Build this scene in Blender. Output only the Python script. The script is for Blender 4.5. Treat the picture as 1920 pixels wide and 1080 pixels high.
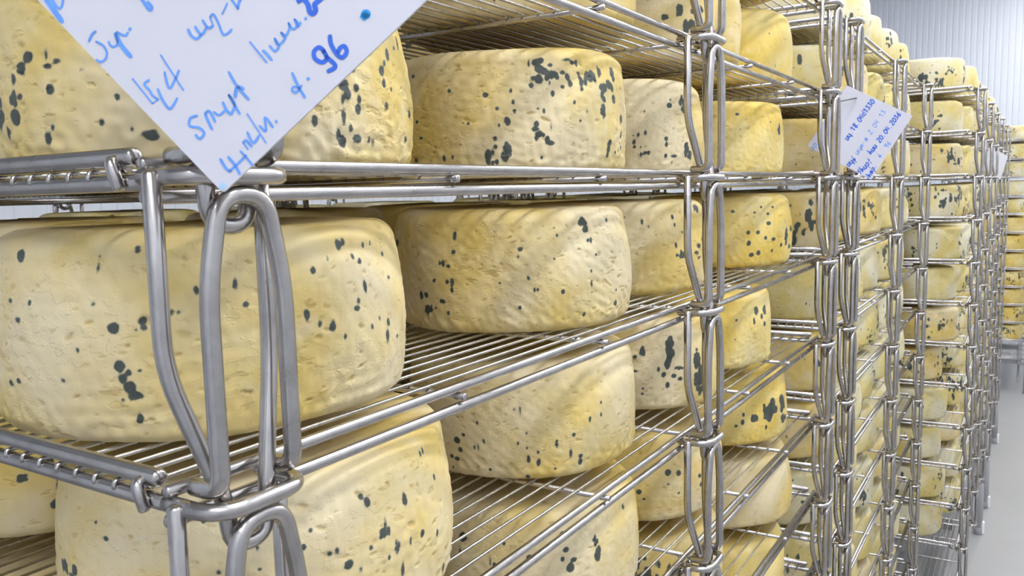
import bpy, math, random
import numpy as np
from mathutils import Matrix, Vector

for o in list(bpy.data.objects):
    bpy.data.objects.remove(o, do_unlink=True)
scene = bpy.context.scene
col = scene.collection
S = 0.72                      # metres per layout unit (one tray pitch = 0.19 units)
P = 0.19                      # tray pitch, layout units

# ------------------------------------------------------------------ camera
F_PX = 1541.75
CAM = np.array([-.2874, -.4219, -.0204])
YAW, PITCH, ROLL = .5659, -.1167, -.0250


def cam_axes():
    a, b, c = YAW, PITCH, ROLL
    w = np.array([math.cos(b) * math.cos(a), math.cos(b) * math.sin(a), math.sin(b)])
    r = np.array([math.sin(a), -math.cos(a), 0.0])
    u = np.cross(r, w)
    return math.cos(c) * r + math.sin(c) * u, -math.sin(c) * r + math.cos(c) * u, w


CR, CU, CW = cam_axes()
cam = bpy.data.cameras.new('camera')
cam.sensor_width = 36.0
cam.lens = F_PX / 1920 * 36
cam.dof.use_dof = True
cam.dof.focus_distance = 0.62
cam.dof.aperture_fstop = 32
cam.clip_start = 0.02
cam.clip_end = 60
cam_o = bpy.data.objects.new('camera', cam)
col.objects.link(cam_o)
m = Matrix(((CR[0], CU[0], -CW[0], CAM[0] * S), (CR[1], CU[1], -CW[1], CAM[1] * S),
            (CR[2], CU[2], -CW[2], CAM[2] * S), (0, 0, 0, 1)))
cam_o.matrix_world = m
scene.camera = cam_o

# ------------------------------------------------------------------ world, exposure
world = bpy.data.worlds.new('world')
scene.world = world
world.use_nodes = True
world.node_tree.nodes['Background'].inputs[0].default_value = (.75, .8, .9, 1)
world.node_tree.nodes['Background'].inputs[1].default_value = 0.15
scene.view_settings.view_transform = 'Standard'
scene.view_settings.look = 'None'
scene.view_settings.gamma = 1
scene.view_settings.use_curve_mapping = False
scene.view_settings.exposure = 0.06
LAMP = 25.0                    # emission of the ceiling lamp diffusers


def ray(x, y):
    return CW + (x - 960) / F_PX * CR - (y - 540) / F_PX * CU


def azim(x, y):
    d = ray(x, y)
    return math.atan2(d[1], d[0])


def x_from_right_edge(px, py, Y, R):
    """centre X of a wheel standing at depth Y whose right outline passes the pixel"""
    a = azim(px, py)
    n = (math.sin(a), -math.cos(a))
    t = (Y - CAM[1] + R * n[1]) / math.sin(a)
    return CAM[0] + t * math.cos(a) - R * n[0]


def y_from_right_edge(px, py, X, R):
    a = azim(px, py)
    n = (math.sin(a), -math.cos(a))
    t = (X - CAM[0] + R * n[0]) / math.cos(a)
    return CAM[1] + t * math.sin(a) - R * n[1]


# ------------------------------------------------------------------ materials
def new_mat(name):
    mt = bpy.data.materials.new(name)
    mt.use_nodes = True
    nt = mt.node_tree
    nt.nodes.clear()
    out = nt.nodes.new('ShaderNodeOutputMaterial')
    b = nt.nodes.new('ShaderNodeBsdfPrincipled')
    nt.links.new(b.outputs[0], out.inputs[0])
    return mt, nt, b


def nd(nt, kind, **kw):
    n = nt.nodes.new(kind)
    for k, v in kw.items():
        if k == 'op':
            n.operation = v
        elif hasattr(n, k):
            setattr(n, k, v)
        else:
            n.inputs[k].default_value = v
    return n


def math_node(nt, op, a, b=None, clamp=False):
    n = nt.nodes.new('ShaderNodeMath')
    n.operation = op
    n.use_clamp = clamp
    for i, v in enumerate((a, b)):
        if v is None:
            continue
        if isinstance(v, (int, float)):
            n.inputs[i].default_value = v
        else:
            nt.links.new(v, n.inputs[i])
    return n.outputs[0]


def map_range(nt, v, a, b, c=0.0, d=1.0, smooth=True):
    n = nt.nodes.new('ShaderNodeMapRange')
    if smooth:
        n.interpolation_type = 'SMOOTHSTEP'
    nt.links.new(v, n.inputs[0])
    for i, x in enumerate((a, b, c, d)):
        n.inputs[i + 1].default_value = x
    return n.outputs[0]


def mix_col(nt, f, a, b, mode='MIX'):
    n = nt.nodes.new('ShaderNodeMix')
    n.data_type = 'RGBA'
    n.blend_type = mode
    for i, v in ((0, f), (6, a), (7, b)):
        if isinstance(v, (int, float)):
            n.inputs[i].default_value = v
        elif isinstance(v, tuple):
            n.inputs[i].default_value = v + (1,) if len(v) == 3 else v
        else:
            nt.links.new(v, n.inputs[i])
    return n.outputs[2]


def noise(nt, vec, scale, detail=2.0, rough=.5, dims='4D', w=None):
    n = nt.nodes.new('ShaderNodeTexNoise')
    n.noise_dimensions = dims
    nt.links.new(vec, n.inputs['Vector'])
    n.inputs['Scale'].default_value = scale
    n.inputs['Detail'].default_value = detail
    n.inputs['Roughness'].default_value = rough
    if w is not None:
        nt.links.new(w, n.inputs['W'])
    return n.outputs[0]


def scaled(nt, vec, s):
    n = nt.nodes.new('ShaderNodeMapping')
    nt.links.new(vec, n.inputs[0])
    n.inputs['Scale'].default_value = s
    return n.outputs[0]


def cheese_material():
    mt, nt, b = new_mat('cheese_rind')
    tc = nt.nodes.new('ShaderNodeTexCoord')
    oi = nt.nodes.new('ShaderNodeObjectInfo')
    vec = tc.outputs['Object']
    w = math_node(nt, 'MULTIPLY', oi.outputs['Random'], 57.0)
    big = noise(nt, vec, 9.0 / S * .72, 3, .55, w=w)
    f = map_range(nt, big, .34, .62)
    pale = mix_col(nt, 1.0, (.74, .615, .335), oi.outputs['Color'], 'MULTIPLY')
    deep = mix_col(nt, 1.0, (.68, .49, .125), oi.outputs['Color'], 'MULTIPLY')
    base = mix_col(nt, f, pale, deep)
    # chalky bloom
    bl = map_range(nt, noise(nt, vec, 26, 4, .6, w=w), .52, .72, 0, .55)
    base = mix_col(nt, bl, base, (.76, .665, .43))
    # torn pits: short horizontal cracks
    pv = scaled(nt, vec, (1, 1, 2.1))
    pn = noise(nt, pv, 62, 2.5, .55, w=w)
    area = map_range(nt, noise(nt, vec, 17, 1, .5, w=w), .40, .62)
    pit = math_node(nt, 'MULTIPLY', map_range(nt, pn, .60, .68), area)
    at2 = nt.nodes.new('ShaderNodeAttribute')
    at2.attribute_name = 'pit'
    pit_all = math_node(nt, 'MAXIMUM', math_node(nt, 'MULTIPLY', pit, .75), at2.outputs['Fac'])
    base = mix_col(nt, math_node(nt, 'MULTIPLY', pit_all, .55), base, (.46, .29, .06))
    # mould
    at = nt.nodes.new('ShaderNodeAttribute')
    at.attribute_name = 'mold'
    mn = noise(nt, vec, 150, 4, .65, w=w)
    field = math_node(nt, 'ADD', at.outputs['Fac'], math_node(nt, 'MULTIPLY', math_node(nt, 'SUBTRACT', mn, .5), 1.9))
    mold = map_range(nt, field, -.28, .22)
    halo = map_range(nt, at.outputs['Fac'], -.8, .1, 0, .24)
    base = mix_col(nt, halo, base, (.45, .43, .33))
    mcol = mix_col(nt, noise(nt, vec, 70, 2, .5, w=w), (.014, .025, .029), (.055, .082, .085))
    base = mix_col(nt, math_node(nt, 'MULTIPLY', mold, .95), base, mcol)
    nt.links.new(base, b.inputs['Base Color'])
    b.inputs['Roughness'].default_value = .5
    b.inputs['Specular IOR Level'].default_value = .35
    b.inputs['Subsurface Weight'].default_value = .0
    # relief
    grain = noise(nt, vec, 150, 4, .6, w=w)
    lump = noise(nt, scaled(nt, vec, (1, 1, 1.5)), 48, 3, .6, w=w)
    stri = noise(nt, scaled(nt, vec, (1, 1, .05)), 210, 1, .5, w=w)
    tn = noise(nt, scaled(nt, vec, (1, 1, 1.35)), 74, 3.5, .6, w=w)
    torn = math_node(nt, 'MULTIPLY', map_range(nt, tn, .515, .545), map_range(nt, noise(nt, vec, 11, 2, .5, w=w), .42, .60))
    h = math_node(nt, 'MULTIPLY', grain, .22)
    h = math_node(nt, 'ADD', h, math_node(nt, 'MULTIPLY', torn, .15))
    h = math_node(nt, 'ADD', h, math_node(nt, 'MULTIPLY', lump, .30))
    h = math_node(nt, 'ADD', h, math_node(nt, 'MULTIPLY', stri, .16))
    h = math_node(nt, 'SUBTRACT', h, math_node(nt, 'MULTIPLY', pit, .40))
    bp = nt.nodes.new('ShaderNodeBump')
    bp.inputs['Strength'].default_value = .62
    bp.inputs['Distance'].default_value = .0022
    nt.links.new(h, bp.inputs['Height'])
    nt.links.new(bp.outputs[0], b.inputs['Normal'])
    return mt


def steel_material(name, colr, rough):
    mt, nt, b = new_mat(name)
    tc = nt.nodes.new('ShaderNodeTexCoord')
    geo = nt.nodes.new('ShaderNodeNewGeometry')
    n = noise(nt, geo.outputs['Position'], 60, 3, .6, dims='3D')
    c = mix_col(nt, map_range(nt, n, .35, .7), colr, tuple(v * .82 for v in colr))
    nt.links.new(c, b.inputs['Base Color'])
    b.inputs['Metallic'].default_value = 1
    nt.links.new(map_range(nt, n, .3, .75, rough * .8, rough * 1.5), b.inputs['Roughness'])
    return mt


def plain(name, colr, rough=.6, spec=.4, bump=None, metallic=0.0, var=.06, vscale=8):
    mt, nt, b = new_mat(name)
    geo = nt.nodes.new('ShaderNodeNewGeometry')
    n = noise(nt, geo.outputs['Position'], vscale, 4, .6, dims='3D')
    c = mix_col(nt, n, tuple(v * (1 - var) for v in colr), tuple(min(1, v * (1 + var)) for v in colr))
    nt.links.new(c, b.inputs['Base Color'])
    b.inputs['Roughness'].default_value = rough
    b.inputs['Specular IOR Level'].default_value = spec
    b.inputs['Metallic'].default_value = metallic
    if bump:
        bp = nt.nodes.new('ShaderNodeBump')
        bp.inputs['Strength'].default_value = bump[1]
        bp.inputs['Distance'].default_value = .002
        nt.links.new(noise(nt, geo.outputs['Position'], bump[0], 3, .6, dims='3D'), bp.inputs['Height'])
        nt.links.new(bp.outputs[0], b.inputs['Normal'])
    return mt


M_CHEESE = cheese_material()
M_STEEL = steel_material('stainless_rod', (.50, .475, .46), .19)
M_WIRE = steel_material('stainless_wire', (.54, .52, .495), .2)
M_LEG = plain('grey_painted_tube', (.33, .33, .34), .45, .5)
M_WHITEPL = plain('white_plastic', (.82, .83, .85), .4, .5)
M_CARD = plain('card_plastic', (.56, .56, .63), .35, .45, var=.03, vscale=14)
M_CARD_BACK = plain('card_plastic_grey', (.62, .62, .66), .4, .4, var=.03)
M_INK = plain('blue_ink', (.03, .13, .62), .5, .3, var=.3, vscale=120)
M_INK2 = plain('light_blue_ink', (.12, .30, .76), .5, .3, var=.3, vscale=120)
M_INK3 = plain('cyan_ink', (.02, .30, .72), .5, .3, var=.2, vscale=120)
M_INK4 = plain('faded_cyan_ink', (.36, .55, .80), .5, .3, var=.1, vscale=120)
M_TIE = plain('black_plastic', (.012, .012, .014), .4, .5)
M_WALL = plain('white_wall_sheet', (.74, .77, .825), .35, .4, var=.015, vscale=1.5)
M_FLOOR = plain('grey_resin_floor', (.36, .355, .345), .35, .5, bump=(40, .1), var=.12, vscale=2.2)
M_CEIL = plain('white_ceiling', (.55, .57, .59), .6, .3, var=.02)
lm, lnt, lb = new_mat('lamp_diffuser')
lb.inputs['Emission Color'].default_value = (.96, .97, 1.0, 1)
lb.inputs['Emission Strength'].default_value = LAMP
lb.inputs['Base Color'].default_value = (.9, .9, .9, 1)
M_LAMP = lm


# ------------------------------------------------------------------ mesh helpers (layout units in, metres out)
def mesh_np(name, v, f, mat, smooth=True):
    me = bpy.data.meshes.new(name)
    v = np.asarray(v, dtype=np.float64) * S
    me.from_pydata(v.tolist(), [], [tuple(int(i) for i in q) for q in f])
    if mat:
        me.materials.append(mat)
    if smooth:
        me.polygons.foreach_set('use_smooth', [True] * len(me.polygons))
    me.update()
    return me


def fillet(pts, rad, n=5):
    pts = [np.array(p, float) for p in pts]
    out = [pts[0]]
    for i in range(1, len(pts) - 1):
        r = rad[i] if isinstance(rad, (list, tuple)) else rad
        a, p, c = pts[i - 1], pts[i], pts[i + 1]
        da, dc = a - p, c - p
        la, lc = np.linalg.norm(da), np.linalg.norm(dc)
        t = min(r, .48 * la, .48 * lc)
        if t < 1e-6:
            out.append(p)
            continue
        s, e = p + da / la * t, p + dc / lc * t
        for k in range(n + 1):
            q = k / n
            out.append((1 - q) ** 2 * s + 2 * q * (1 - q) * p + q * q * e)
    out.append(pts[-1])
    return out


def tube(pts, r, seg=10, cap=.35):
    """swept rod with slightly chamfered end caps"""
    pts = np.array(pts, float)
    n = len(pts)
    tan = np.zeros_like(pts)
    tan[0] = pts[1] - pts[0]
    tan[-1] = pts[-1] - pts[-2]
    tan[1:-1] = pts[2:] - pts[:-2]
    tan /= np.linalg.norm(tan, axis=1)[:, None]
    ref = np.array([0, 0, 1.0]) if abs(tan[0][2]) < .9 else np.array([1.0, 0, 0])
    nrm = np.cross(tan[0], ref)
    nrm /= np.linalg.norm(nrm)
    V, Fs = [], []
    rings = []
    if cap:
        rings.append((pts[0] - tan[0] * 0, tan[0], r * (1 - cap)))
        rings.append((pts[0] + tan[0] * r * cap, tan[0], r))
    else:
        rings.append((pts[0], tan[0], r))
    for i in range(1, n - 1):
        rings.append((pts[i], tan[i], r))
    if cap:
        rings.append((pts[-1] - tan[-1] * r * cap, tan[-1], r))
        rings.append((pts[-1], tan[-1], r * (1 - cap)))
    else:
        rings.append((pts[-1], tan[-1], r))
    cur = nrm
    for c, t, rr in rings:
        cur = cur - t * (cur @ t)
        cur /= np.linalg.norm(cur)
        bi = np.cross(t, cur)
        for k in range(seg):
            a = 2 * math.pi * k / seg
            V.append(c + rr * (math.cos(a) * cur + math.sin(a) * bi))
    m_ = len(rings)
    for i in range(m_ - 1):
        for k in range(seg):
            k2 = (k + 1) % seg
            Fs.append((i * seg + k, i * seg + k2, (i + 1) * seg + k2, (i + 1) * seg + k))
    Fs.append(tuple(range(seg))[::-1])
    Fs.append(tuple((m_ - 1) * seg + k for k in range(seg)))
    return V, Fs


def join(parts):
    V, Fs = [], []
    for v, f in parts:
        o = len(V)
        V += list(v)
        Fs += [tuple(i + o for i in q) for q in f]
    return V, Fs


def box(x0, x1, y0, y1, z0, z1, bev=0.0):
    if bev <= 0:
        v = [(x, y, z) for z in (z0, z1) for y in (y0, y1) for x in (x0, x1)]
        f = [(0, 2, 3, 1), (4, 5, 7, 6), (0, 1, 5, 4), (1, 3, 7, 5), (3, 2, 6, 7), (2, 0, 4, 6)]
        return v, f
    v, f = [], []
    c = bev
    for z, ins in ((z0, c), (z0 + c, 0), (z1 - c, 0), (z1, c)):
        xa, xb, ya, yb = x0 + ins, x1 - ins, y0 + ins, y1 - ins
        v += [(xa + c, ya, z), (xb - c, ya, z), (xb, ya + c, z), (xb, yb - c, z), (xb - c, yb, z), (xa + c, yb, z), (xa, yb - c, z), (xa, ya + c, z)]
    for i in range(3):
        for k in range(8):
            k2 = (k + 1) % 8
            f.append((i * 8 + k, i * 8 + k2, i * 8 + 8 + k2, i * 8 + 8 + k))
    f.append(tuple(range(8))[::-1])
    f.append(tuple(range(24, 32)))
    return v, f


def obj(name, me, parent=None, loc=(0, 0, 0)):
    o = bpy.data.objects.new(name, me)
    col.objects.link(o)
    o.location = [c * S for c in loc]
    if parent:
        o.parent = parent
    return o


def tag(o, label, cat, group=None):
    o['label'] = label
    o['category'] = cat
    if group:
        o['group'] = group
    return o


def struct(name, vf, mat, smooth=False):
    o = obj(name, mesh_np(name, vf[0], vf[1], mat, smooth))
    o['kind'] = 'structure'
    return o


# ------------------------------------------------------------------ the room
FLOOR_Z, CEIL_Z = -2.28, 2.75
XB, XF, YA, YL = -3.4, 12.9, -2.9, 3.1
struct('floor', box(XB - .1, XF + .1, YA - .1, YL + .1, FLOOR_Z - .1, FLOOR_Z), M_FLOOR)
struct('ceiling', box(XB - .1, XF + .1, YA - .1, YL + .1, CEIL_Z, CEIL_Z + .1), M_CEIL)


def ribbed_wall(name, a, b, out):
    """sandwich-panel wall with shallow vertical ribs; a, b plan points, out = outward normal"""
    a, b, out = np.array(a, float), np.array(b, float), np.array(out, float)
    L = np.linalg.norm(b - a)
    n = int(L / .075)
    prof = []
    for i in range(n):
        for t, d in ((0, 0), (.72, 0), (.80, .005), (.92, .005)):
            prof.append((a + (b - a) * ((i + t) / n), d))
    prof.append((b, 0))
    V, Fs = [], []
    for p, d in prof:
        q = p + out * d
        V += [(q[0], q[1], FLOOR_Z), (q[0], q[1], CEIL_Z)]
    for i in range(len(prof) - 1):
        Fs.append((2 * i, 2 * i + 2, 2 * i + 3, 2 * i + 1))
    k = len(V)
    for p in (a + out * .1, b + out * .1):
        V += [(p[0], p[1], FLOOR_Z), (p[0], p[1], CEIL_Z)]
    Fs.append((k, k + 1, k + 3, k + 2))
    return struct(name, (V, Fs), M_WALL)


ribbed_wall('wall_far', (XF, YL), (XF, YA), (1, 0))
ribbed_wall('wall_right', (XF, YA), (XB, YA), (0, -1))
ribbed_wall('wall_back', (XB, YA), (XB, YL), (-1, 0))
ribbed_wall('wall_left', (XB, YL), (XF, YL), (0, 1))

lamp_house = mesh_np('housing', *box(-.85, .85, -.18, .18, -.05, 0, .012), M_WHITEPL, False)
lamp_diff = mesh_np('diffuser', *box(-.82, .82, -.16, .16, -.075, -.05, .01), M_LAMP, False)
LAMP_NTH = ['nearest the back wall', 'second from the back wall', 'third from the back wall', 'third from the far wall', 'second from the far wall', 'nearest the far wall']
for ys, nm in (((-.75, -2.1), 'aisle'),):
    for j, y in enumerate(ys):
        for i in range(6):
            e = obj('ceiling_lamp', None, loc=(-2.0 + 2.65 * i, y, CEIL_Z))
            side = '' if len(ys) == 1 else ('rack side of the ' if j == 0 else 'wall side of the ')
            tag(e, 'white ceiling lamp over the %s%s, %s' % (side, nm, LAMP_NTH[i]), 'lamp', 'ceiling lamps')
            obj('housing', lamp_house, e)
            obj('diffuser', lamp_diff, e)

# ------------------------------------------------------------------ wire trays
LX, D = 1.713, .80
POSTS = (0.0, .828, 1.656)
CROSS = (.285, .572, .86, 1.145, 1.43)
WIRE_Y = [.033 + .0217 * i for i in range(34)]
SHELF_TOP = -.0012            # upper side of the wires


def flip(vf, about):
    v, f = vf
    return [(p[0], about - p[1], p[2]) for p in v], [q[::-1] for q in f]


def leg_path(seg):
    pts = [(-.009, -.013, -.004), (-.010, -.013, -.116), (.013, -.028, -.196), (.0155, -.029, -.226),
           (.0415, -.029, -.226), (.044, -.028, -.196), (.066, -.013, -.118), (.0665, -.013, -.006)]
    return tube(fillet(pts, [0, .022, .01, .013, .013, .01, .022, 0], 5 if seg > 8 else 3), .0053, seg)


def arch_path(seg):
    y = -.039
    pts = [(.003, y + .026, .0035), (.003, y, .0035), (.003, y, .119), (.014, y, .172), (.046, y, .172),
           (.057, y, .119), (.057, y, .0035), (.057, y + .026, .0035)]
    return tube(fillet(pts, [0, .014, .02, .017, .017, .02, .014, 0], 6 if seg > 8 else 3), .0056, seg)


def ring_path(seg):
    y = -.043
    pts = [(-.004, .004, -.0075), (-.004, y, -.0075), (.065, y, -.0075), (.065, .004, -.0075)]
    return tube(fillet(pts, [0, .03, .03, 0], 8 if seg > 8 else 4), .0052, seg)


def hook_path(seg, x, sx):
    pts = [(x + sx * .004, .026, -.002), (x - sx * .0095, .024, .004), (x - sx * .008, .018, -.0145)]
    return tube(fillet(pts, [0, .006, 0], 4), .0038, seg)


def wire_path(seg):
    e = .0040
    pts = [(-e, 0, -.0082), (-e, 0, -.003), (LX + e, 0, -.003), (LX + e, 0, -.0082)]
    return tube(fillet(pts, [0, .003, .003, 0], 2), .0017, seg, 0)


def tray_meshes(seg):
    d = {}
    d['rail'] = [mesh_np('rail', *tube([(-.007, y, z), (LX + .007, y, z)], r, seg), M_STEEL)
                 for y, z, r in ((0, 0, .0042), (0, -.0182, .0046), (D, 0, .0042), (D, -.0182, .0046))]
    d['end_tube'] = []
    for x in (0, LX):
        d['end_tube'].append(mesh_np('end_tube', *tube([(x, .012, .0046), (x, D - .012, .0046)], .0056, seg), M_STEEL))
        d['end_tube'].append(mesh_np('end_tube', *tube([(x, -.002, -.0102), (x, D + .002, -.0102)], .0050, seg), M_STEEL))
    d['cross_rod'] = [mesh_np('cross_rod', *tube([(0, -.0075, -.0083), (0, D + .0075, -.0083)], .0034, seg, .2), M_STEEL)]
    for nm, fn in (('leg', leg_path), ('arch', arch_path), ('ring', ring_path)):
        vf = fn(seg)
        d[nm] = [mesh_np(nm, *vf, M_STEEL), mesh_np(nm, *flip(vf, 0), M_STEEL)]
    hk = []
    for x, sx in ((0, 1), (LX, -1)):
        vf = hook_path(max(6, seg - 2), x, sx)
        hk += [mesh_np('hook', *vf, M_STEEL), mesh_np('hook', *flip(vf, D), M_STEEL)]
    d['hook'] = hk
    d['wire'] = mesh_np('wire', *wire_path(6 if seg > 8 else 4), M_WIRE)
    return d


def make_tray(loc, T, single_wires, wires_mesh, legs=True, arches=True):
    e = obj('wire_tray', None, loc=loc)
    for me in T['rail']:
        obj('rail', me, e)
    for me in T['end_tube']:
        obj('end_tube', me, e)
    for x in CROSS:
        obj('cross_rod', T['cross_rod'][0], e, (x, 0, 0))
    for me in T['hook']:
        obj('hook', me, e)
    for x in POSTS:
        for nm in ('ring',) + (('arch',) if arches else ()) + (('leg',) if legs else ()):
            obj(nm, T[nm][0], e, (x, 0, 0))
            obj(nm, T[nm][1], e, (x, D, 0))
    if single_wires:
        for y in WIRE_Y:
            obj('wire', T['wire'], e, (0, y, 0))
    else:
        o = obj('shelf_wires', wires_mesh, e)
        o['kind'] = 'stuff'
    return e


T_NEAR, T_FAR = tray_meshes(14), tray_meshes(8)
wv, wf = wire_path(4)
WIRES_ALL = mesh_np('shelf_wires', *join([([(p[0], p[1] + y, p[2]) for p in wv], wf) for y in WIRE_Y]), M_WIRE)

TOP, BOTTOM, BASE = 2, -9, -10
RACKS = [  # X0, Y0, phrase
    (0.0, 0.0, 'rack holding the large written card'),
    (1.893, -.006, 'rack next to the small written card'),
    (3.888, -.183, 'rack jutting into the aisle'),
    (6.05, -.195, 'rack carrying the blank grey card'),
    (9.75, -.405, 'last rack before the far wall'),
    (.12, 1.0, 'hidden rack behind the large-card rack'),
    (1.98, 1.0, 'hidden rack behind the small-card rack'),
]
ORD = ['topmost', 'second', 'third', 'fourth', 'fifth', 'sixth', 'seventh', 'eighth', 'ninth', 'tenth', 'eleventh', 'lowest']

foot_cap = mesh_np('foot_cap', *tube([(0, 0, 0), (0, 0, .05)], .027, 12, .2), M_LEG)
foot_block = mesh_np('foot_block', *box(-.012, .03, -.034, -.012, 0, .085, .006), M_WHITEPL, False)


def make_base(X0, Y0, phrase):
    z = BASE * P
    e = obj('rack_base', None, loc=(X0, Y0, FLOOR_Z))
    tag(e, 'grey tube stand on white feet under the ' + phrase, 'stand', 'rack stands on the floor')
    h = z - FLOOR_Z
    parts = []
    for y in (.05, D - .05):
        obj('beam', mesh_np('beam', *box(.02, LX - .02, y - .02, y + .02, h - .065, h - .0153, .005), M_LEG, False), e)
    for x in (.05, LX / 2, LX - .05):
        obj('beam', mesh_np('beam', *box(x - .02, x + .02, .07, D - .07, h - .065, h - .0153, .005), M_LEG, False), e)
    for x in (.03, LX - .03):
        for y in (-.02, D + .02):
            lg = obj('leg', mesh_np('leg', *tube([(x, y, .03), (x, y, h - .045)], .024, 14, .1), M_LEG), e)
            fc = obj('foot_cap', foot_cap, lg, (x, y, 0))
            obj('foot_block', foot_block, lg, (x, y, 0))
            yy = .05 if y < .1 else D - .05
            obj('bracket', mesh_np('bracket', *box(x - .018, x + .018, min(y, yy), max(y, yy), h - .08, h - .046), M_LEG, False), e)
            xx = .30 if x < .5 else LX - .30
            obj('brace', mesh_np('brace', *tube([(x, yy, .12), (xx, yy, h - .07)], .012, 8), M_LEG), e)
    return e


for ri, (X0, Y0, phrase) in enumerate(RACKS):
    for lv in range(TOP, BASE - 1, -1):
        near = ri == 0 and lv >= -6
        e = make_tray((X0, Y0, lv * P), T_NEAR if near else T_FAR, near, WIRES_ALL, legs=lv > BASE, arches=lv < TOP)
        k = TOP - lv
        if lv == BASE:
            lab = 'empty steel wire tray on the stand of the ' + phrase
        else:
            lab = 'wire tray, %s %sof the %s' % (ORD[k], '' if k in (0, 11) else 'from the top ', phrase)
        tag(e, lab, 'wire tray', 'stacked wire trays')
    make_base(X0, Y0, phrase)

# ------------------------------------------------------------------ cheese wheels
R0, H0 = .163, .150


def profile(nz, ncap, nf, R, H, bulge=.0075, rt=.020, rb=.015):
    pr = []
    for i in range(ncap):
        pr.append(((R - rb - .004) * i / ncap, 0.0))
    for i in range(nf + 1):
        a = math.pi / 2 * i / nf
        pr.append((R - rb - .004 + rb * math.sin(a), rb - rb * math.cos(a)))
    for i in range(1, nz):
        t = i / nz
        pr.append((None, rb + (H - rb - rt) * t))
    for i in range(nf + 1):
        a = math.pi / 2 * i / nf
        pr.append((R - bulge - rt + rt * math.cos(a), H - rt + rt * math.sin(a)))
    for i in range(1, ncap + 1):
        q = 1 - i / ncap
        pr.append(((R - bulge - rt) * q, H + .002 * (1 - q * q)))
    out = []
    r_lo, r_hi = R - .004, R - bulge
    for r, z in pr:
        if r is None:
            t = (z - rb) / (H - rb - rt)
            lin = r_lo + (r_hi - r_lo) * t
            r = lin + (R - (r_lo + r_hi) / 2) * 4 * t * (1 - t) * .9
        out.append((r, z))
    return np.array(out)


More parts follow.
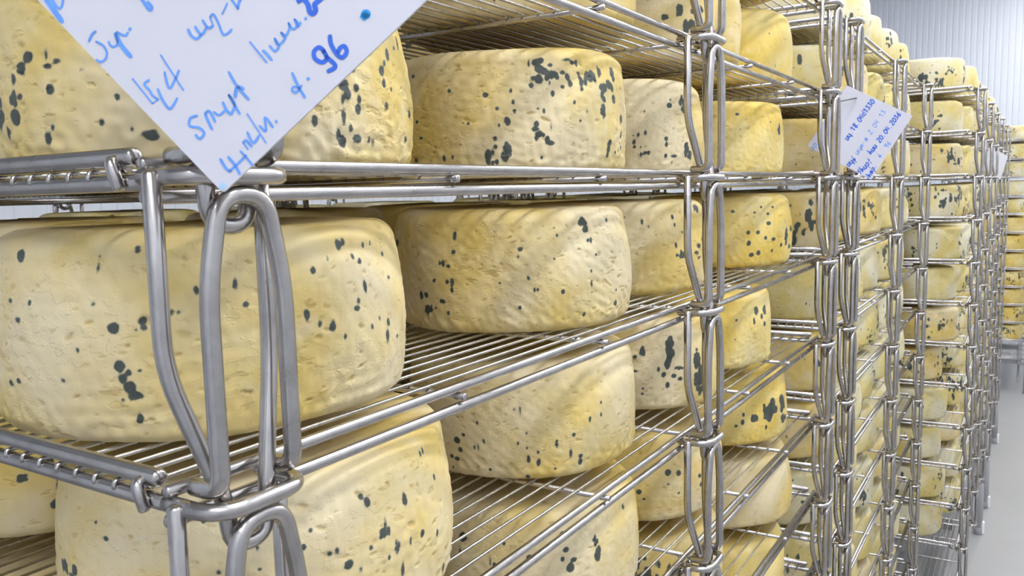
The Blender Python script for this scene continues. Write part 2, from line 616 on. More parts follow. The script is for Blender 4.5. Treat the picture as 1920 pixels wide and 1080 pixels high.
def wheel_mesh(name, seed, thetas, nz, ncap, nf, blobs=(), dents=0, R=R0, H=H0):
    """blobs: (theta, z, half width along arc, half height)"""
    rg = np.random.default_rng(seed)
    pr = profile(nz, ncap, nf, R, H)
    th = np.asarray(thetas)
    nt_, npf = len(th), len(pr)
    r = np.repeat(pr[:, 0][:, None], nt_, 1)
    z = np.repeat(pr[:, 1][:, None], nt_, 1)
    TH = np.repeat(th[None, :], npf, 0)
    side = np.clip(r / R, 0, 1) ** 3
    # uneven body
    dr = np.zeros_like(r)
    for _ in range(14):
        k, kz, ph = rg.integers(1, 9), rg.uniform(-40, 40), rg.uniform(0, 6.28)
        dr += .0008 * np.sin(k * TH + kz * z + ph)
    low = np.exp(-((z - .012) / .018) ** 2)
    for _ in range(40):
        an = rg.uniform(0, math.pi)
        fr = rg.uniform(160, 620)
        k, kz, ph = round(fr * math.cos(an) * R), fr * math.sin(an), rg.uniform(0, 6.28)
        dr += (.00005 + .00009 * low) * np.sin(k * TH + kz * z + ph)
    dz = np.zeros_like(r)
    for _ in range(8):
        k, ph = rg.integers(1, 6), rg.uniform(0, 6.28)
        dz += .0006 * np.sin(k * TH + ph) * np.clip((z - .03) / H, 0, 1)
    pit = np.zeros_like(r)
    # torn dents
    for _ in range(dents):
        t0 = rg.uniform(0, 2 * math.pi)
        z0 = rg.uniform(.006, H - .016)
        a = rg.uniform(.0011, .0034) * (1.6 if rg.random() < .12 else 1)
        b = a * rg.uniform(.4, .9)
        dep = rg.uniform(.0004, .0013) * (1 if rg.random() < .93 else 1.8)
        tl = rg.uniform(-.5, .5)
        cols = np.nonzero(np.abs((th - t0 + math.pi) % (2 * math.pi) - math.pi) * R < a * 2)[0]
        rows = np.nonzero(np.abs(pr[:, 1] - z0) < b * 2 + a * .6)[0]
        if len(cols) == 0 or len(rows) == 0:
            continue
        ix = np.ix_(rows, cols)
        du = ((TH[ix] - t0 + math.pi) % (2 * math.pi) - math.pi) * R
        dv = z[ix] - z0 - tl * du
        q = (du / a) ** 2 + (np.where(dv > 0, dv * 2.2, dv) / b) ** 2
        g = np.clip(1.25 - q, 0, 1)
        g = np.clip(g * 1.8, 0, 1)
        dr[ix] -= dep * g
        pit[ix] = np.maximum(pit[ix], g * min(1, dep / .0013))
    mold = np.full(r.shape, -1.0)
    for t0, z0, a, b in blobs:
        sc = .0042
        mx = max(a, b) + sc * 1.2
        cols = np.nonzero(np.abs((th - t0 + math.pi) % (2 * math.pi) - math.pi) * R < mx)[0]
        rows = np.nonzero((np.abs(pr[:, 1] - z0) < mx) & (pr[:, 0] > R * .6))[0]
        if len(cols) == 0 or len(rows) == 0:
            continue
        ix = np.ix_(rows, cols)
        du = ((TH[ix] - t0 + math.pi) % (2 * math.pi) - math.pi) * R
        q = np.sqrt((du / a) ** 2 + ((z[ix] - z0) / b) ** 2)
        mold[ix] = np.maximum(mold[ix], np.clip((1 - q) * min(a, b) / sc * 1.6, -1, .75))
    r2 = r + dr * side
    z2 = z + dz
    V = np.stack([r2 * np.cos(TH), r2 * np.sin(TH), z2], -1).reshape(-1, 3)
    i0 = (np.arange(npf - 1)[:, None] * nt_ + np.arange(nt_)[None, :])
    i1 = (np.arange(npf - 1)[:, None] * nt_ + (np.arange(nt_)[None, :] + 1) % nt_)
    quads = np.stack([i0, i1, i1 + nt_, i0 + nt_], -1).reshape(-1, 4)
    me = bpy.data.meshes.new(name)
    nv, nq = len(V), len(quads)
    me.vertices.add(nv)
    me.vertices.foreach_set('co', (V * S).astype(np.float32).ravel())
    me.loops.add(nq * 4)
    me.loops.foreach_set('vertex_index', quads.astype(np.int32).ravel())
    me.polygons.add(nq)
    me.polygons.foreach_set('loop_start', np.arange(0, nq * 4, 4, dtype=np.int32))
    me.polygons.foreach_set('use_smooth', np.ones(nq, dtype=bool))
    me.update(calc_edges=True)
    for nm, arr in (('mold', mold), ('pit', pit)):
        at = me.attributes.new(nm, 'FLOAT', 'POINT')
        at.data.foreach_set('value', arr.astype(np.float32).ravel())
    me.materials.append(M_CHEESE)
    return me


def front_thetas(c, nfront, nback, span=1.95):
    """columns packed towards the aisle side of the wheel"""
    a0 = math.atan2(CAM[1] - c[1], CAM[0] - c[0])
    fr = np.linspace(a0 - span, a0 + span, nfront, endpoint=False)
    bk = np.linspace(a0 + span, a0 + 2 * math.pi - span, nback, endpoint=False)
    return np.concatenate([fr, bk])


def pixel_blobs(spots, c, z0, R=R0):
    out = []
    for px, py, rx, ry in spots:
        d = ray(px, py)
        ox, oy = CAM[0] - c[0], CAM[1] - c[1]
        A = d[0] ** 2 + d[1] ** 2
        B = 2 * (ox * d[0] + oy * d[1])
        C = ox * ox + oy * oy - (R * .985) ** 2
        disc = B * B - 4 * A * C
        if disc <= 0:
            continue
        t = (-B - math.sqrt(disc)) / (2 * A)
        hit = CAM + t * d
        n = np.array([hit[0] - c[0], hit[1] - c[1]])
        n /= np.linalg.norm(n)
        dh = np.array([d[0], d[1]]) / math.sqrt(A)
        inc = max(.22, -(n @ dh))
        dep = t
        th_, zz, a, b = math.atan2(n[1], n[0]), hit[2] - z0, rx * dep / F_PX / inc, ry * dep / F_PX
        if max(a, b) > .0065:         # ragged colony: several small patches instead of one oval
            rb_ = random.Random(int(px * 7 + py))
            m_ = min(a, b)
            for _ in range(int(7 + 5 * max(a, b) / m_)):
                u_, v_ = rb_.uniform(-1, 1), rb_.uniform(-1, 1)
                if u_ * u_ + v_ * v_ > 1:
                    continue
                q_ = m_ * rb_.uniform(.35, .7)
                out.append((th_ + u_ * a * .85 / R, zz + v_ * b * .9, q_, q_ * rb_.uniform(1, 1.6)))
            a, b = a * .62, b * .66
        out.append((th_, zz, a, b))
    return out


def random_blobs(seed, kind):
    rg = random.Random(seed)
    out = []
    n_small = {'few': 22, 'some': 60, 'heavy': 80}[kind]
    for _ in range(n_small):
        a = rg.uniform(.0012, .0032)
        out.append((rg.uniform(0, 6.283), rg.uniform(.012, H0 - .012), a, a * rg.uniform(1, 2.3)))
    for _ in range({'few': 1, 'some': 6, 'heavy': 15}[kind]):
        t0, z0 = rg.uniform(0, 6.283), rg.uniform(.03, H0 - .03)
        st = rg.uniform(.6, 1.3)
        for _ in range(rg.randint(5, 16)):
            a = rg.uniform(.003, .0075) * st
            out.append((t0 + rg.gauss(0, .11 * st), min(H0 - .012, max(.012, z0 + rg.gauss(0, .021 * st))), a, a * rg.uniform(.9, 2.2)))
    return out


UNI = np.linspace(0, 2 * math.pi, 168, endpoint=False)
VARIANTS = []
for i, kind in enumerate(['few', 'some', 'heavy', 'some', 'few', 'heavy', 'some', 'heavy']):
    VARIANTS.append((wheel_mesh('cheese_wheel', 300 + i, UNI, 26, 4, 5, random_blobs(900 + i, kind), 220), kind))

YELLOW, CREAM, MID = (1.03, 1.02, .82, 1), (.97, 1.09, 1.48, 1), (1.0, 1.03, 1.2, 1)
SHELF_WORD = {2: 'topmost tray', 1: 'second tray', 0: 'third tray', -1: 'fourth tray', -2: 'fifth tray', -3: 'sixth tray',
              -4: 'seventh tray', -5: 'eighth tray', -6: 'ninth tray', -7: 'tenth tray', -8: 'eleventh tray', -9: 'lowest tray'}
RACK_WORD = ['large-card rack', 'small-card rack', 'jutting rack', 'grey-card rack', 'last rack', 'rack behind large-card rack', 'rack behind small-card rack']
NTH = ['first', 'second', 'third', 'fourth', 'fifth']


def place_wheel(me, x, y, lv, rack, idx, row, tone, kind, rot=0.0):
    o = obj('cheese_wheel', me, loc=(x, y, lv * P + SHELF_TOP))
    o.rotation_euler = (0, 0, rot)
    o.color = tone
    tw = 'yellow' if tone is YELLOW else 'cream' if tone is CREAM else 'pale yellow'
    mw = {'few': 'sparse', 'some': 'scattered', 'heavy': 'heavy'}[kind]
    tag(o, '%s cheese wheel, %s dark mould, %s in %s row, %s, %s' % (tw, mw, NTH[idx], row, SHELF_WORD[lv], RACK_WORD[rack]),
        'cheese', 'cheese wheels on the wire racks')
    return o


# spots read off the photograph: pixel x, y, half width, half height
SP = {}
SP['W1'] = [(20,483,7,13),(254,473,5,6),(180,486,2,3),(180,508,2,6),(11,565,3,5),(53,570,2,4),(33,600,4,5),(178,572,4,5),(218,617,10,11),(269,604,7,8),(271,615,6,7),(258,620,3,4),(152,656,3,5),(228,687,9,13),(244,698,6,6),(234,709,8,11),(246,726,12,13),(257,741,13,9),(232,749,2,3),(265,694,3,3),(263,785,7,10),(23,718,3,6),(39,714,3,5),(125,712,3,3),(368,547,6,9),(323,587,4,5),(336,587,4,4),
 (442,534,4,9),(461,571,6,5),(452,510,2,2),(589,507,5,7),(617,485,2,5),(641,459,6,11),(650,453,4,7),(665,481,3,6),(678,490,3,5),(690,460,3,5),(706,457,2,4),(725,478,2,4),(681,538,3,12),(575,590,5,11),(599,607,3,6),(621,611,5,12),(667,564,3,6),(664,577,4,5),(701,596,2,5),(715,604,3,8),(713,628,3,13),(728,521,2,3),(644,630,2,5),(688,612,2,5),(730,629,2,3),(554,530,2,3)]
SP['W2'] = [(742,457,2,8),(849,444,3,8),(849,473,3,4),(826,494,2,5),(832,494,3,6),(842,499,3,3),(818,525,3,4),(842,528,3,4),(850,529,3,8),(850,544,2,4),(790,554,4,9),(801,553,4,5),(804,579,7,9),(812,575,2,6),(834,564,5,4),(821,577,2,2),(844,586,3,4),(925,435,2,2),(975,467,5,4),(971,480,2,3),(990,520,3,4),(937,531,2,2),(1001,542,2,4),(1007,542,2,3),(1052,546,4,5),(975,577,3,4),(1096,590,3,4),(1095,414,5,8),(1092,418,5,5),(1100,428,4,12),(1102,450,3,4),(1107,450,2,5),(1117,477,3,3),(1107,508,2,3),(1108,532,2,6),(1109,548,2,2),(1153,543,1.5,4),(1154,568,2,5),(1138,413,2,4),(1041,427,2,2),(1045,441,2,3),(1036,484,2,2)]
SP['W3'] = [(1171,407,2,2),(1204,415,2.5,7),(1216,425,2,3),(1266,408,2.5,5.5),(1269,422,2,4),(1268,460,2.5,6),(1282,436,1.5,2),(1269,479,2.5,3),(1280,478,7,6),(1288,490,4,5),(1312,392,5,6),(1318,447,4,7),(1310,461,4,4),(1319,464,3,5),(1307,474,4,3),(1311,483,2.5,3)]
SP['W4'] = [(1374,396,4,3),(1416,399,3,2),(1442,419,4,4),(1402,456,4,5),(1408,478,5,4),(1422,474,4,5),(1420,436,4,4),(1401,436,3.5,3.5),(1435,446,3,4),(1475,438,3,9),(1475,450,2,6),(1482,428,2.5,4),(1450,448,3,3.5),(1448,470,2,3.5),(1480,462,2,4),(1442,401,2.5,2.5),(1452,388,2,2),(1430,389,2,2),(1465,459,2,4)]
SP['V1'] = [(58,109,8,11),(46,130,7,12),(33,150,4,11),(92,101,3,10),(111,116,6,6),(96,126,7,6),(104,169,6,9),(32,191,9,12),(47,182,4,5),(36,221,9,15),(4,193,4,11),(3,227,6,18),(18,249,2,12),(99,260,5,12),(108,240,3,5),(195,231,4,7),(248,242,4,5),(282,253,16,10),(222,182,5,6),(157,132,3,3),
 (660,129,6,7),(645,160,9,12),(651,176,7,12),(643,187,4,10),(667,165,4,7),(673,186,3,7),(672,204,5,9),(645,220,5,14),(636,252,6,12),(644,264,8,13),(659,241,4,8),(673,260,7,8),(589,227,6,10),(696,264,2,5),(703,268,2,6),(723,102,3,11),(716,118,2.5,6),(712,134,4,10),(716,155,3,9),(728,168,1.5,4),(722,198,2.5,7),(737,90,2,5),(759,212,2,10),(756,264,1.5,7),(745,81,2,14)]
SP['V2'] = [(769,142,3,3),(844,170,3,4),(910,176,5,5),(958,168,3,4),(962,189,3,4),(932,202,3,3),(964,208,3,4),(951,226,6,8),(936,234,2,3),(879,231,3,3),(869,230,1.5,1.5),(784,229,2,3),(792,259,3,3),(781,301,3,4),(832,297,3,6),(848,295,2,3),(929,260,4,5),(930,275,4,4),(950,284,7,16),(943,293,4,9),(918,293,6,14),(924,287,4,7),(924,305,3,4),(932,304,4,5),(993,118,2,7),(1008,115,10,7),(1017,112,6,6),(1013,127,10,8),(1022,132,8,7),(1034,141,14,7),(1046,145,4,5),(1011,147,8,9),(1001,145,7,5),(996,158,5,5),(1035,121,5,4),(1036,175,3,5),(1031,156,2,4),(1067,112,8,3),(1078,118,5,4),(1086,120,3,7),(1057,136,6,4),(1066,145,4,7),(1070,158,4,8),(1055,164,4,4),(1088,144,3,11),(1091,158,3,15),(1099,155,3,8),(1108,144,8,8),(1117,150,2.5,10),(1126,135,3,14),(1126,173,3,15),(1128,189,3,6),(1132,167,4,8),(1140,161,4,9),(1144,167,3,8),(1150,142,3,15),(1146,189,3,8),(1125,212,4,12),(1097,210,1.5,4),(1075,194,3,4),(1085,228,2,3),(1019,208,3,5),(1008,203,2,2),(1005,233,6,6),(1003,242,7,5),(1010,251,8,6),(1005,259,3,5),(1017,253,4,4),(1025,263,5,7),(1031,268,8,4),(1032,239,1.5,5),(1016,296,2.5,3),(1138,278,3.5,16),(1161,224,3,8),(1163,253,2,7),(1164,278,2,5),(1152,285,1.5,4)]
SP['V3'] = [(1206,211,2,3),(1258,188,2,3),(1255,199,5,5),(1280,188,5,8),(1284,203,4,9),(1208,250,3,5),(1195,254,3,5),(1187,255,2,2),(1188,266,3,5),(1189,276,2.5,2.5),(1201,276,2,2.5),(1209,274,2,2),(1202,290,3,4.5),(1209,287,3,4),(1216,287,3,4),(1196,289,2,2),(1262,241,2,2.5),(1248,261,4,4),(1249,271,3,5),(1248,292,3,4),(1263,293,5,3),(1260,305,1.5,2.5),(1289,281,4,12),(1294,292,4,7)]
SP['V4'] = [(1384,213,4,3),(1461,243,2,8),(1389,242,1.5,1.5),(1447,228,1.5,3)]
SP['U1'] = [(679,933,5,5),(689,942,6,10),(759,936,4,13),(719,984,2.5,11),(718,997,12,8),(580,991,4,4),(566,1020,5,6),(613,1032,5,6),(626,1028,4,6),(647,1054,9,9),(670,1062,4,7),(690,1024,3,4),(726,1044,3,5),(742,1027,4,15),(767,1015,2,8),(788,999,3,7),(812,999,2,7),(193,1012,4,4),(172,983,2,4),(127,1062,5,12),(147,1066,4,10),(110,1058,3,7),(102,1052,2,6),(141,1076,4,5),(411,1071,5,5),(433,1068,4,6),(482,1021,3,6),(487,1062,4,4),(803,852,2,6),(809,846,2,6),(817,895,2,6),(754,1064,3,14),(831,1064,2,8),(381,976,4,4)]
SP['U2'] = [(857,825,6,6),(862,843,4,5),(846,855,3,4),(855,861,4,4),(846,878,2,3),(852,910,5,14),(859,900,5,6),(869,815,2.5,3),(889,839,2,4),(896,838,2,6),(895,792,2,4),(907,828,1.5,4),(975,768,1.5,6),(964,766,2,3),(987,812,2.5,4.5),(971,830,2,4),(988,840,2,3),(1009,848,3,4),(991,862,3,8),(1010,868,4,7),(991,897,5,5),(917,883,3,3),(1043,832,2.5,10),(1073,813,3,4),(1069,848,3,9),(1088,854,4,4),(1088,866,4,6),(1042,879,2.5,2.5),(1101,783,2,5.5),(1120,774,2,4),(1121,752,1.5,2.5)]
SP['U3'] = [(1255,667,8,26),(1257,646,7,12),(1205,658,5,9),(1190,670,4,4),(1190,695,6,2),(1234,692,3,6),(1244,703,5,5),(1275,710,4,4),(1264,705,5,4),(1252,722,4,6),(1205,728,3,3),(1204,738,3,2.5),(1273,690,9,3),(1304,673,5,21),(1307,705,8,13),(1308,731,5,9)]
SP['U4'] = [(1420,582,4,6),(1437,578,3,8),(1430,592,2.5,5.5),(1434,607,2,5),(1414,600,1.7,9),(1380,600,2.5,2.5),(1376,636,2,2)]
SP['T2'] = [(1055,1002,6,7),(1060,1028,5,5),(1054,1046,4,5.5),(1075,1047,6,5),(1068,1062,8,9),(1117,1011,4,11),(1121,1014,3,5),(1121,1038,6,11),(944,1020,3,4.5),(868,1008,7,9),(865,1032,2.5,8),(927,1059,3,4),(919,1052,2,13),(993,1045,7,6),(1175,952,2,6)]
SP['T3'] = [(1252,886,6,6),(1271,886,4,6),(1310,891,3,4),(1313,907,3,5),(1252,907,2,2),(1198,922,5,5),(1207,935,3,2.5),(1270,923,2,2)]
SP['T4'] = [(1446,767,9,20),(1464,758,4,13),(1414,783,7,6),(1435,770,2.5,18),(1391,791,3.5,5.5),(1379,798,3,3),(1465,783,3,7),(1438,802,2,5),(1393,777,2.5,4)]

FRONT_Y = .183
# rack 1, front row: level -> list of (right edge pixel, pixel row, spot key or None, tone, fineness, kind)
ROW1 = {
    1: [(700, -120, None, MID, 0, 'few'), (1192, 10, None, MID, 0, 'few'), (1390, 40, None, MID, 0, 'few'), (1512, 90, None, YELLOW, 0, 'few')],
    0: [(767, 200, 'V1', MID, 2, 'heavy'), (1176, 220, 'V2', MID, 2, 'heavy'), (1320, 240, 'V3', MID, 1, 'some'), (1467, 250, 'V4', YELLOW, 1, 'few')],
    -1: [(755, 600, 'W1', MID, 2, 'some'), (1178, 500, 'W2', MID, 2, 'some'), (1322, 460, 'W3', MID, 1, 'some'), (1498, 430, 'W4', YELLOW, 1, 'heavy')],
    -2: [(845, 950, 'U1', MID, 2, 'some'), (1191, 800, 'U2', MID, 2, 'some'), (1350, 680, 'U3', MID, 1, 'heavy'), (1447, 600, 'U4', YELLOW, 1, 'some')],
    -3: [(860, 1240, None, MID, 0, 'some'), (1195, 1030, 'T2', MID, 1, 'some'), (1350, 900, 'T3', MID, 1, 'some'), (1473, 780, 'T4', YELLOW, 1, 'heavy')],
    -4: [(860, 1500, None, MID, 0, 'few'), (1192, 1200, None, MID, 0, 'some'), (1352, 1060, None, MID, 0, 'some'), (1482, 920, None, MID, 0, 'few')],
    -5: [(860, 1700, None, MID, 0, 'few'), (1190, 1400, None, MID, 0, 'some'), (1350, 1200, None, MID, 0, 'some'), (1470, 1050, None, YELLOW, 0, 'few')],
}
rng = random.Random(5)


def pick(kind):
    c = [v for v in VARIANTS if v[1] == kind]
    return rng.choice(c)


seed = 40
BIG = {'W1': (.170, .192), 'V1': (.172, .186), 'U1': (.178, .188)}
for lv, row in ROW1.items():
    zb = lv * P + SHELF_TOP
    for i, (px, py, key, tone, fine, kind) in enumerate(row):
        Y = FRONT_Y + (.004 if fine else rng.uniform(-.004, .008))
        R = R0
        if key in BIG:
            R, Y = BIG[key]
        if i == 2 and lv in (0, -1):
            Y += .022
        x = min(max(x_from_right_edge(px, py, Y, R - .002), R + .006), LX - .172)
        seed += 1
        if key:
            c = (x, Y)
            bl = pixel_blobs(SP[key], c, zb, R)
            if fine == 2:
                me = wheel_mesh('cheese_wheel', seed, front_thetas(c, 430, 40), 92, 6, 12, bl, 520, R)
            else:
                me = wheel_mesh('cheese_wheel', seed, front_thetas(c, 240, 30), 52, 5, 8, bl, 360, R)
            place_wheel(me, x, Y, lv, 0, i, 'front', tone, kind)
        else:
            me, k = pick(kind)
            place_wheel(me, x, Y, lv, 0, i, 'front', tone, k, rng.uniform(0, 6.28))
for lv in (2, -6, -7, -8, -9):
    for i in range(4):
        me, k = rng.choice(VARIANTS)
        place_wheel(me, .19 + .43 * i + rng.uniform(-.01, .01), FRONT_Y, lv, 0, i, 'front', MID, k, rng.uniform(0, 6.28))
for lv in range(1, -5, -1):
    for i in range(4):
        me, k = rng.choice(VARIANTS)
        place_wheel(me, .24 + .40 * i + rng.uniform(-.02, .02), .61 + rng.uniform(-.012, .01), lv, 0, i, 'rear', MID, k, rng.uniform(0, 6.28))

# racks 2 to 5
EDGE3 = {2: (1811, 140), 1: (1808, 220), 0: (1805, 300), -1: (1806, 380), -2: (1815, 455), -3: (1793, 535), -4: (1800, 610),
         -5: (1768, 680), -6: (1777, 755), -7: (1765, 830), -8: (1772, 900), -9: (1766, 975)}
for ri in (1, 2, 3, 4):
    X0, Y0, _ = RACKS[ri]
    for lv in range(TOP, BOTTOM - 1, -1):
        n = 3 if ri == 4 else 5
        for i in range(n):
            kind = rng.choices(['few', 'some', 'heavy'], [.3, .4, .3])[0]
            if ri == 2 and i == 0:
                kind = rng.choices(['few', 'some', 'heavy'], [.15, .35, .5])[0]
            me, k = pick(kind)
            x = X0 + .178 + .339 * i + rng.uniform(-.005, .005)
            y = Y0 + FRONT_Y + rng.uniform(-.006, .012)
            if ri == 2 and i == 0:
                y = min(max(y_from_right_edge(*EDGE3[lv], x, R0), Y0 + .172), Y0 + .28)
            tone = CREAM if (rng.random() < .8 and not (ri == 4 and lv < -2)) else YELLOW if ri == 4 else MID
            if ri == 2 and i == 0 and y > Y0 + .2:
                x -= .004
            place_wheel(me, x, y, lv, ri, i, 'front', tone, k, rng.uniform(0, 6.28))
        if (ri == 1 and lv >= -3) or ri in (2, 4):
            for i in range({1: 5, 2: 2, 4: 1}[ri]):
                me, k = rng.choice(VARIANTS)
                place_wheel(me, X0 + .178 + .339 * i, Y0 + .625 + rng.uniform(-.004, .002), lv, ri, i, 'rear', CREAM, k, rng.uniform(0, 6.28))

for ri in (5, 6):
    X0, Y0, _ = RACKS[ri]
    for lv in (1, 0, -1, -2):
        for i in range(4):
            me, k = rng.choice(VARIANTS)
            place_wheel(me, X0 + .19 + .43 * i + rng.uniform(-.03, .03), Y0 + .2, lv, ri, i, 'front', CREAM, k, rng.uniform(0, 6.28))

# ------------------------------------------------------------------ written cards
def stroke_mesh(paths, frame, off):
    """flat pen ribbons on the card plane; frame = (origin, eu, ev, en), paths = [(pts2d, half width)]"""
    O, eu, ev, en = frame
    V, Fs = [], []
    for pts, hw in paths:
        p = [np.array(q, float) for q in pts]
        if len(p) > 2:      # Catmull-Rom smoothing
            out = []
            for i in range(len(p) - 1):
                a, b, c, d = p[max(i - 1, 0)], p[i], p[i + 1], p[min(i + 2, len(p) - 1)]
                for k in range(5):
                    t = k / 5
                    out.append(.5 * ((2 * b) + (-a + c) * t + (2 * a - 5 * b + 4 * c - d) * t * t + (-a + 3 * b - 3 * c + d) * t ** 3))
            out.append(p[-1])
            p = out
        if len(p) == 1:
            k0 = len(V)
            for k in range(10):
                a = 2 * math.pi * k / 10
                q = p[0] + hw * np.array([math.cos(a), math.sin(a)])
                V.append(O + eu * q[0] + ev * q[1] + en * off)
            Fs.append(tuple(range(k0, k0 + 10)))
            continue
        k0 = len(V)
        n = len(p)
        for i in range(n):
            t = p[min(i + 1, n - 1)] - p[max(i - 1, 0)]
            t = t / (np.linalg.norm(t) + 1e-9)
            nn = np.array([-t[1], t[0]])
            w = hw * (.6 if i in (0, n - 1) else 1)
            ex = -t * hw * .5 if i == 0 else t * hw * .5 if i == n - 1 else 0
            for s in (1, -1):
                q = p[i] + nn * w * s + ex
                V.append(O + eu * q[0] + ev * q[1] + en * off)
        for i in range(n - 1):
            Fs.append((k0 + 2 * i, k0 + 2 * i + 1, k0 + 2 * i + 3, k0 + 2 * i + 2))
    return V, Fs


def card_mesh(frame, corners, th, rad=.006):
    O, eu, ev, en = frame
    cs = [np.array(c, float) for c in corners]
    pts = []
    n = len(cs)
    for i in range(n):
        a, p, c = cs[i - 1], cs[i], cs[(i + 1) % n]
        da, dc = (a - p) / np.linalg.norm(a - p), (c - p) / np.linalg.norm(c - p)
        s, e = p + da * rad, p + dc * rad
        for k in range(5):
            q = k / 4
            pts.append((1 - q) ** 2 * s + 2 * q * (1 - q) * p + q * q * e)
    V, Fs = [], []
    m_ = len(pts)
    for o_ in (0, th):
        for q in pts:
            V.append(O + eu * q[0] + ev * q[1] - en * o_)
    Fs.append(tuple(range(m_)))
    Fs.append(tuple(range(m_, 2 * m_))[::-1])
    for i in range(m_):
        j = (i + 1) % m_
        Fs.append((i, i + m_, j + m_, j))
    return V, Fs


def ray_plane(px, py, O, n):
    d = ray(px, py)
    t = ((O - CAM) @ n) / (d @ n)
    return CAM + d * t


def make_card(name, label, tip_px, depth, en, right_dir, side, mat, size2=None):
    """square card hanging corner down; returns frame (2D: pixel-traced points go through to2d)"""
    O = CAM + ray(*tip_px) * depth
    en = np.array(en, float)
    en /= np.linalg.norm(en)
    q = ray_plane(tip_px[0] + right_dir[0], tip_px[1] + right_dir[1], O, en) - O
    eu = q / np.linalg.norm(q)
    ev = np.cross(en, eu)
    frame = (O, eu, ev, en)

    def to2d(px, py):
        h = ray_plane(px, py, O, en) - O
        return h @ eu, h @ ev
    return frame, to2d


# large card on rack 1 (one corner down, facing the aisle)
en1 = -CW * .985 + CU * .05
fr1, to1 = make_card('card', '', (418, 362), .413, en1, (382, -362), .178, M_CARD)
SIDE1 = .178
e1 = tag(obj('written_card', None), 'large white plastic card with blue handwriting hanging from the rack corner', 'card')
obj('card', mesh_np('card', *card_mesh(fr1, [(0, 0), (SIDE1, 0), (SIDE1, SIDE1), (0, SIDE1)], .0016, .0022), M_CARD, False), e1)
K1 = .413 / F_PX * 1.5
INK1 = {
    'word': [
        [([(82, -10), (100, 17), (117, 41)], 3.4), ([(95, -6), (109, 15), (116, 12), (119, -3)], 1.6)],
        [([(262, -8), (275, 12), (281, 19), (285, 14), (277, 4)], 2.2)],
        [([(180, 59), (173, 65), (167, 78)], 1.7), ([(180, 78), (194, 86), (201, 100), (197, 112), (188, 116), (181, 112)], 1.5),
         ([(204, 78), (207, 85), (213, 88), (221, 81), (217, 63)], 1.5), ([(217, 63), (226, 83), (246, 107)], 3.0),
         ([(219, 60), (228, 65), (236, 67), (240, 61)], 1.6), ([(244, 55)], 2.4)],
        [([(353, 55), (359, 67), (369, 73), (378, 65)], 1.9), ([(366, 50), (374, 62), (380, 64), (388, 51)], 1.8),
         ([(380, 38), (390, 52), (400, 49)], 1.8), ([(394, 32), (400, 49)], 1.6), ([(394, 33), (400, 27), (409, 42), (418, 64), (427, 63), (435, 55)], 1.6)],
        [([(426, 7), (417, 26)], 1.9), ([(432, -4), (446, 16)], 2.6), ([(446, 16), (449, 3), (456, -6)], 1.8)],
        [([(469, 79), (500, 117)], 2.0), ([(493, 95), (499, 100), (510, 113)], 1.8), ([(506, 86), (515, 96), (523, 87), (515, 72)], 1.6),
         ([(515, 72), (522, 85), (535, 71), (527, 61)], 1.6), ([(527, 61), (534, 69), (543, 54), (541, 43)], 1.6),
         ([(541, 43), (550, 55), (559, 45), (552, 36)], 1.6), ([(552, 36), (559, 50), (564, 42)], 1.6), ([(573, 35)], 2.0)],
        [([(548, 137), (561, 165), (572, 183)], 2.0), ([(561, 166), (551, 163), (548, 170), (556, 173), (566, 160)], 1.6), ([(578, 148)], 2.4)],
        [([(249, 148), (286, 194)], 1.8), ([(280, 150), (271, 158), (281, 170), (287, 180), (297, 187)], 1.6), ([(286, 194), (297, 187)], 1.6),
         ([(296, 167), (305, 187), (319, 204), (333, 184)], 1.7), ([(302, 104), (344, 169)], 1.9), ([(309, 135), (313, 154), (319, 166), (330, 146), (336, 132)], 1.6)],
        [([(370, 217), (357, 222), (356, 236), (374, 240), (383, 250), (375, 260), (367, 253)], 1.7), ([(385, 213), (389, 224), (398, 243)], 1.9),
         ([(385, 213), (393, 209), (404, 229)], 1.8), ([(401, 210), (411, 216), (422, 207)], 1.6), ([(418, 192), (426, 208), (434, 213), (440, 196), (429, 178)], 1.9),
         ([(429, 178), (441, 199), (450, 214)], 1.7), ([(429, 135), (445, 162), (467, 187)], 1.9), ([(441, 182), (445, 164), (457, 167)], 2.4)],
        [([(413, 298), (425, 317), (434, 321)], 1.8), ([(428, 294), (441, 310), (450, 327)], 1.8), ([(430, 321), (443, 310), (462, 291)], 1.6),
         ([(451, 283), (464, 298), (475, 311)], 1.5), ([(456, 268), (465, 280)], 1.8), ([(456, 268), (462, 264), (472, 275)], 1.8),
         ([(464, 248), (475, 268), (486, 254)], 1.7), ([(464, 214), (499, 268)], 1.7), ([(487, 236), (499, 246), (497, 220), (512, 239)], 1.6), ([(518, 228)], 1.9)],
    ],
    'number': [
        [([(559, 3), (568, -2), (577, 8), (581, 22), (586, 26), (592, 20), (590, 9), (596, 3), (606, -6)], 3.4)],
        [([(609, 98), (599, 89), (589, 97), (591, 110), (604, 117), (613, 109), (606, 95)], 2.9), ([(611, 106), (626, 119), (628, 127), (615, 134)], 2.9),
         ([(619, 67), (621, 83), (632, 102), (642, 108), (650, 98), (646, 87), (638, 90), (634, 99)], 2.9)],
    ],
}
for nm, mt in (('word', M_INK2), ('number', M_INK)):
    for w_ in INK1[nm]:
        paths = [([to1(*q) for q in pts], hw * K1) for pts, hw in w_]
        obj('handwritten_' + nm, mesh_np('ink', *stroke_mesh(paths, fr1, .00025), mt, False), e1)
obj('ink_stain', mesh_np('ink', *stroke_mesh([([to1(682, 32), to1(686, 28)], 7.0 * K1), ([to1(686, 27)], 6.5 * K1)], fr1, .00025), M_INK3, False), e1)
obj('ink_stain', mesh_np('ink', *stroke_mesh([([to1(418, 349)], 7.0 * K1 / 1.5)], fr1, .00025), M_INK4, False), e1)
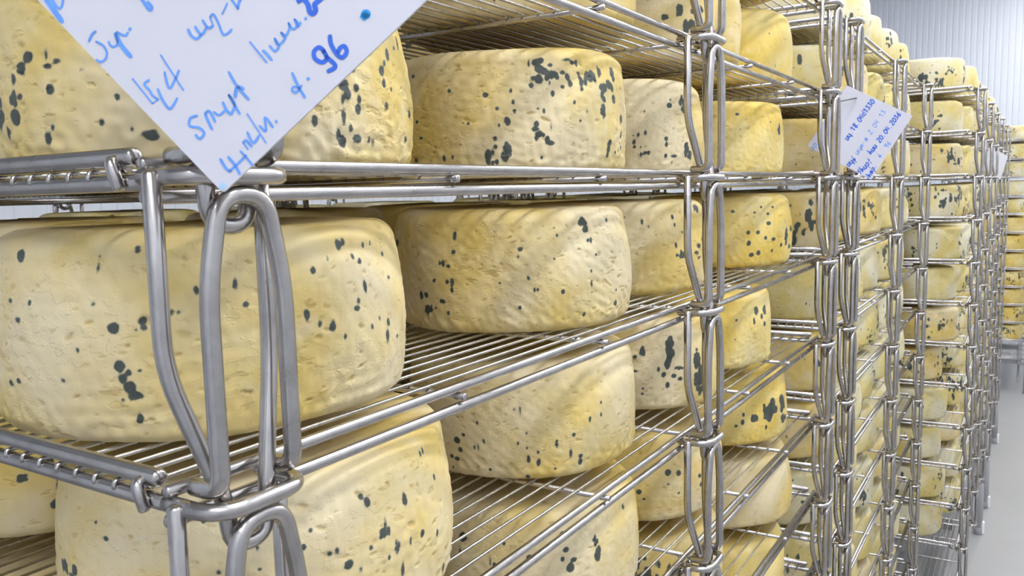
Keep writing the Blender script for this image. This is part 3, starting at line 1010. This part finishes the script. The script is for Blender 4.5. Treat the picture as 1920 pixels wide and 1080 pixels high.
# tie through the top corner, round the ring of the tray above
O, eu, ev, en = fr1
hole = O + eu * (SIDE1 - .014) + ev * (SIDE1 - .014)
ringpt = np.array([.006, -.045, P - .0085])
mid_up = (hole + ringpt) / 2
loop = [hole + en * .003, mid_up + en * .004 + np.array([0, 0, .012]), ringpt + np.array([0, -.004, .009]), ringpt + np.array([0, .009, 0]),
        ringpt + np.array([0, 0, -.009]), hole - en * .004]
obj('tie', mesh_np('tie', *tube(fillet(loop, .006, 4), .0011, 6), M_TIE), e1)

# a small stroke alphabet for the second card (x right, y up, 1 high)
GL = {
    '0': [[(.3, 1), (.05, .6), (.1, .1), (.35, 0), (.55, .5), (.3, 1)]], '1': [[(.05, .7), (.3, 1), (.3, 0)]],
    '2': [[(.05, .8), (.3, 1), (.5, .75), (.05, 0), (.55, 0)]], '3': [[(.05, .9), (.4, .95), (.25, .55), (.5, .25), (.05, 0)]],
    '4': [[(.15, 1), (.05, .4), (.5, .45)], [(.45, 1), (.4, 0)]], '6': [[(.45, 1), (.1, .5), (.2, 0), (.5, .2), (.3, .5), (.1, .3)]],
    '8': [[(.3, .5), (.1, .8), (.3, 1), (.5, .8), (.1, .2), (.3, 0), (.5, .2), (.3, .5)]], '9': [[(.5, .8), (.2, 1), (.1, .6), (.45, .6), (.5, 1), (.4, 0)]],
    '.': [[(.1, .02), (.2, .02)]], '-': [[(.05, .4), (.45, .4)]], ' ': [], 'u': [[(.05, .7), (.1, 0), (.4, .1), (.45, .7), (.5, 0)]],
    'q': [[(.05, .7), (.1, .1), (.45, .1), (.45, .7), (.5, -.4)]], 'h': [[(.1, 1.2), (.05, 0), (.3, .6), (.5, 0)]], 'm': [[(.05, 0), (.15, .7), (.25, 0), (.4, .7), (.5, 0)]],
    's': [[(.5, .9), (.1, .8), (.4, .4), (.05, 0)]], 'f': [[(.3, 1.2), (.25, -.4)], [(.25, .5), (.05, .3), (.25, .1), (.5, .3), (.25, .5)]],
    't': [[(.3, 1.1), (.2, -.2)], [(.05, .6), (.5, .7)]], 'y': [[(.05, .7), (.2, .2), (.45, .7)], [(.45, .7), (.2, -.4)]], 'p': [[(.1, .7), (.1, -.5)], [(.1, .6), (.45, .6), (.4, .1), (.1, .1)]],
    'd': [[(.45, .1), (.1, .1), (.1, .6), (.45, .6)], [(.45, 1.2), (.5, 0)]],
}


def write(text, p0, p1, hgt, hw, to2d):
    """text from pixel p0 to pixel p1 on the card, letters upright on that line"""
    a, b = np.array(to2d(*p0)), np.array(to2d(*p1))
    d = (b - a) / np.linalg.norm(b - a)
    n = np.array([-d[1], d[0]])
    step = np.linalg.norm(b - a) / max(1, len(text))
    out = []
    for i, ch in enumerate(text):
        for st in GL[ch]:
            out.append(([tuple(a + d * (step * (i + .05 + x * 1.5)) + n * (y * hgt)) for x, y in st], hw))
    return out


en2 = np.array([-.80, -.60, .03])
en2 /= np.linalg.norm(en2)
DEP2 = 1.985
fr2, to2 = make_card('card', '', (1633, 337), DEP2, en2, (78, -119), .18, M_CARD)
e2 = tag(obj('written_card', None), 'small white card with rows of blue handwriting tied behind the post', 'card')
cn = [to2(1633, 337), to2(1711, 217), to2(1588, 160), to2(1514, 274)]
obj('card', mesh_np('card', *card_mesh(fr2, cn, .0016, .004), M_CARD, False), e2)
LINES2 = [
    ('uq.18.04d1330', (1589, 264), (1641, 190), .0125, 0), ('uqm-m 2.04 13', (1608, 291), (1662, 209), .0115, 1),
    ('huu 20.04.2036', (1633, 290), (1690, 214), .0120, 0), ('f. 96', (1650, 297), (1672, 268), .0120, 1), ('shupt', (1613, 328), (1636, 302), .0130, 0),
    ('yhmp.', (1628, 339), (1645, 309), .0115, 0), ('uqf', (1591, 313), (1606, 299), .0130, 0), ('up', (1522, 285), (1534, 270), .012, 1),
]
for tx, a, b, hgt, faint in LINES2:
    obj('handwritten_line', mesh_np('ink', *stroke_mesh(write(tx, a, b, hgt, .00125 if not faint else .0008, to2), fr2, .0004), M_INK2 if faint else M_INK, False), e2)
O, eu, ev, en = fr2
th0 = O + eu * to2(1605, 184)[0] + ev * to2(1605, 184)[1]
tpt = np.array([1.715, -.014, P - .03])
obj('tie', mesh_np('tie', *tube(fillet([th0 - en * .004, th0 + en * .004, (th0 + tpt) / 2 + en * .006, tpt + np.array([-.006, -.008, 0]), tpt + np.array([-.009, .007, .0])], .005, 4), .0016, 6), M_TIE), e2)

# blank card on rack 4
en3 = np.array([-.86, -.5, .02])
en3 /= np.linalg.norm(en3)
fr3, to3 = make_card('card', '', (1876, 337), 5.36, en3, (14, -48), .18, M_CARD_BACK)
e3 = tag(obj('blank_card', None), 'blank grey card hanging on a post at the end of the rack row', 'card')
obj('card', mesh_np('card', *card_mesh(fr3, [to3(1876, 337), to3(1890, 293), to3(1856, 274), to3(1841, 316)], .0016, .004), M_CARD_BACK, False), e3)
O, eu, ev, en = fr3
t3 = O + eu * to3(1857, 278)[0] + ev * to3(1857, 278)[1]
obj('tie', mesh_np('tie', *tube(fillet([t3 + en * .004, t3 + np.array([0, 0, .03]), t3 + np.array([.0, .03, .06])], .01, 3), .002, 6), M_TIE), e3)
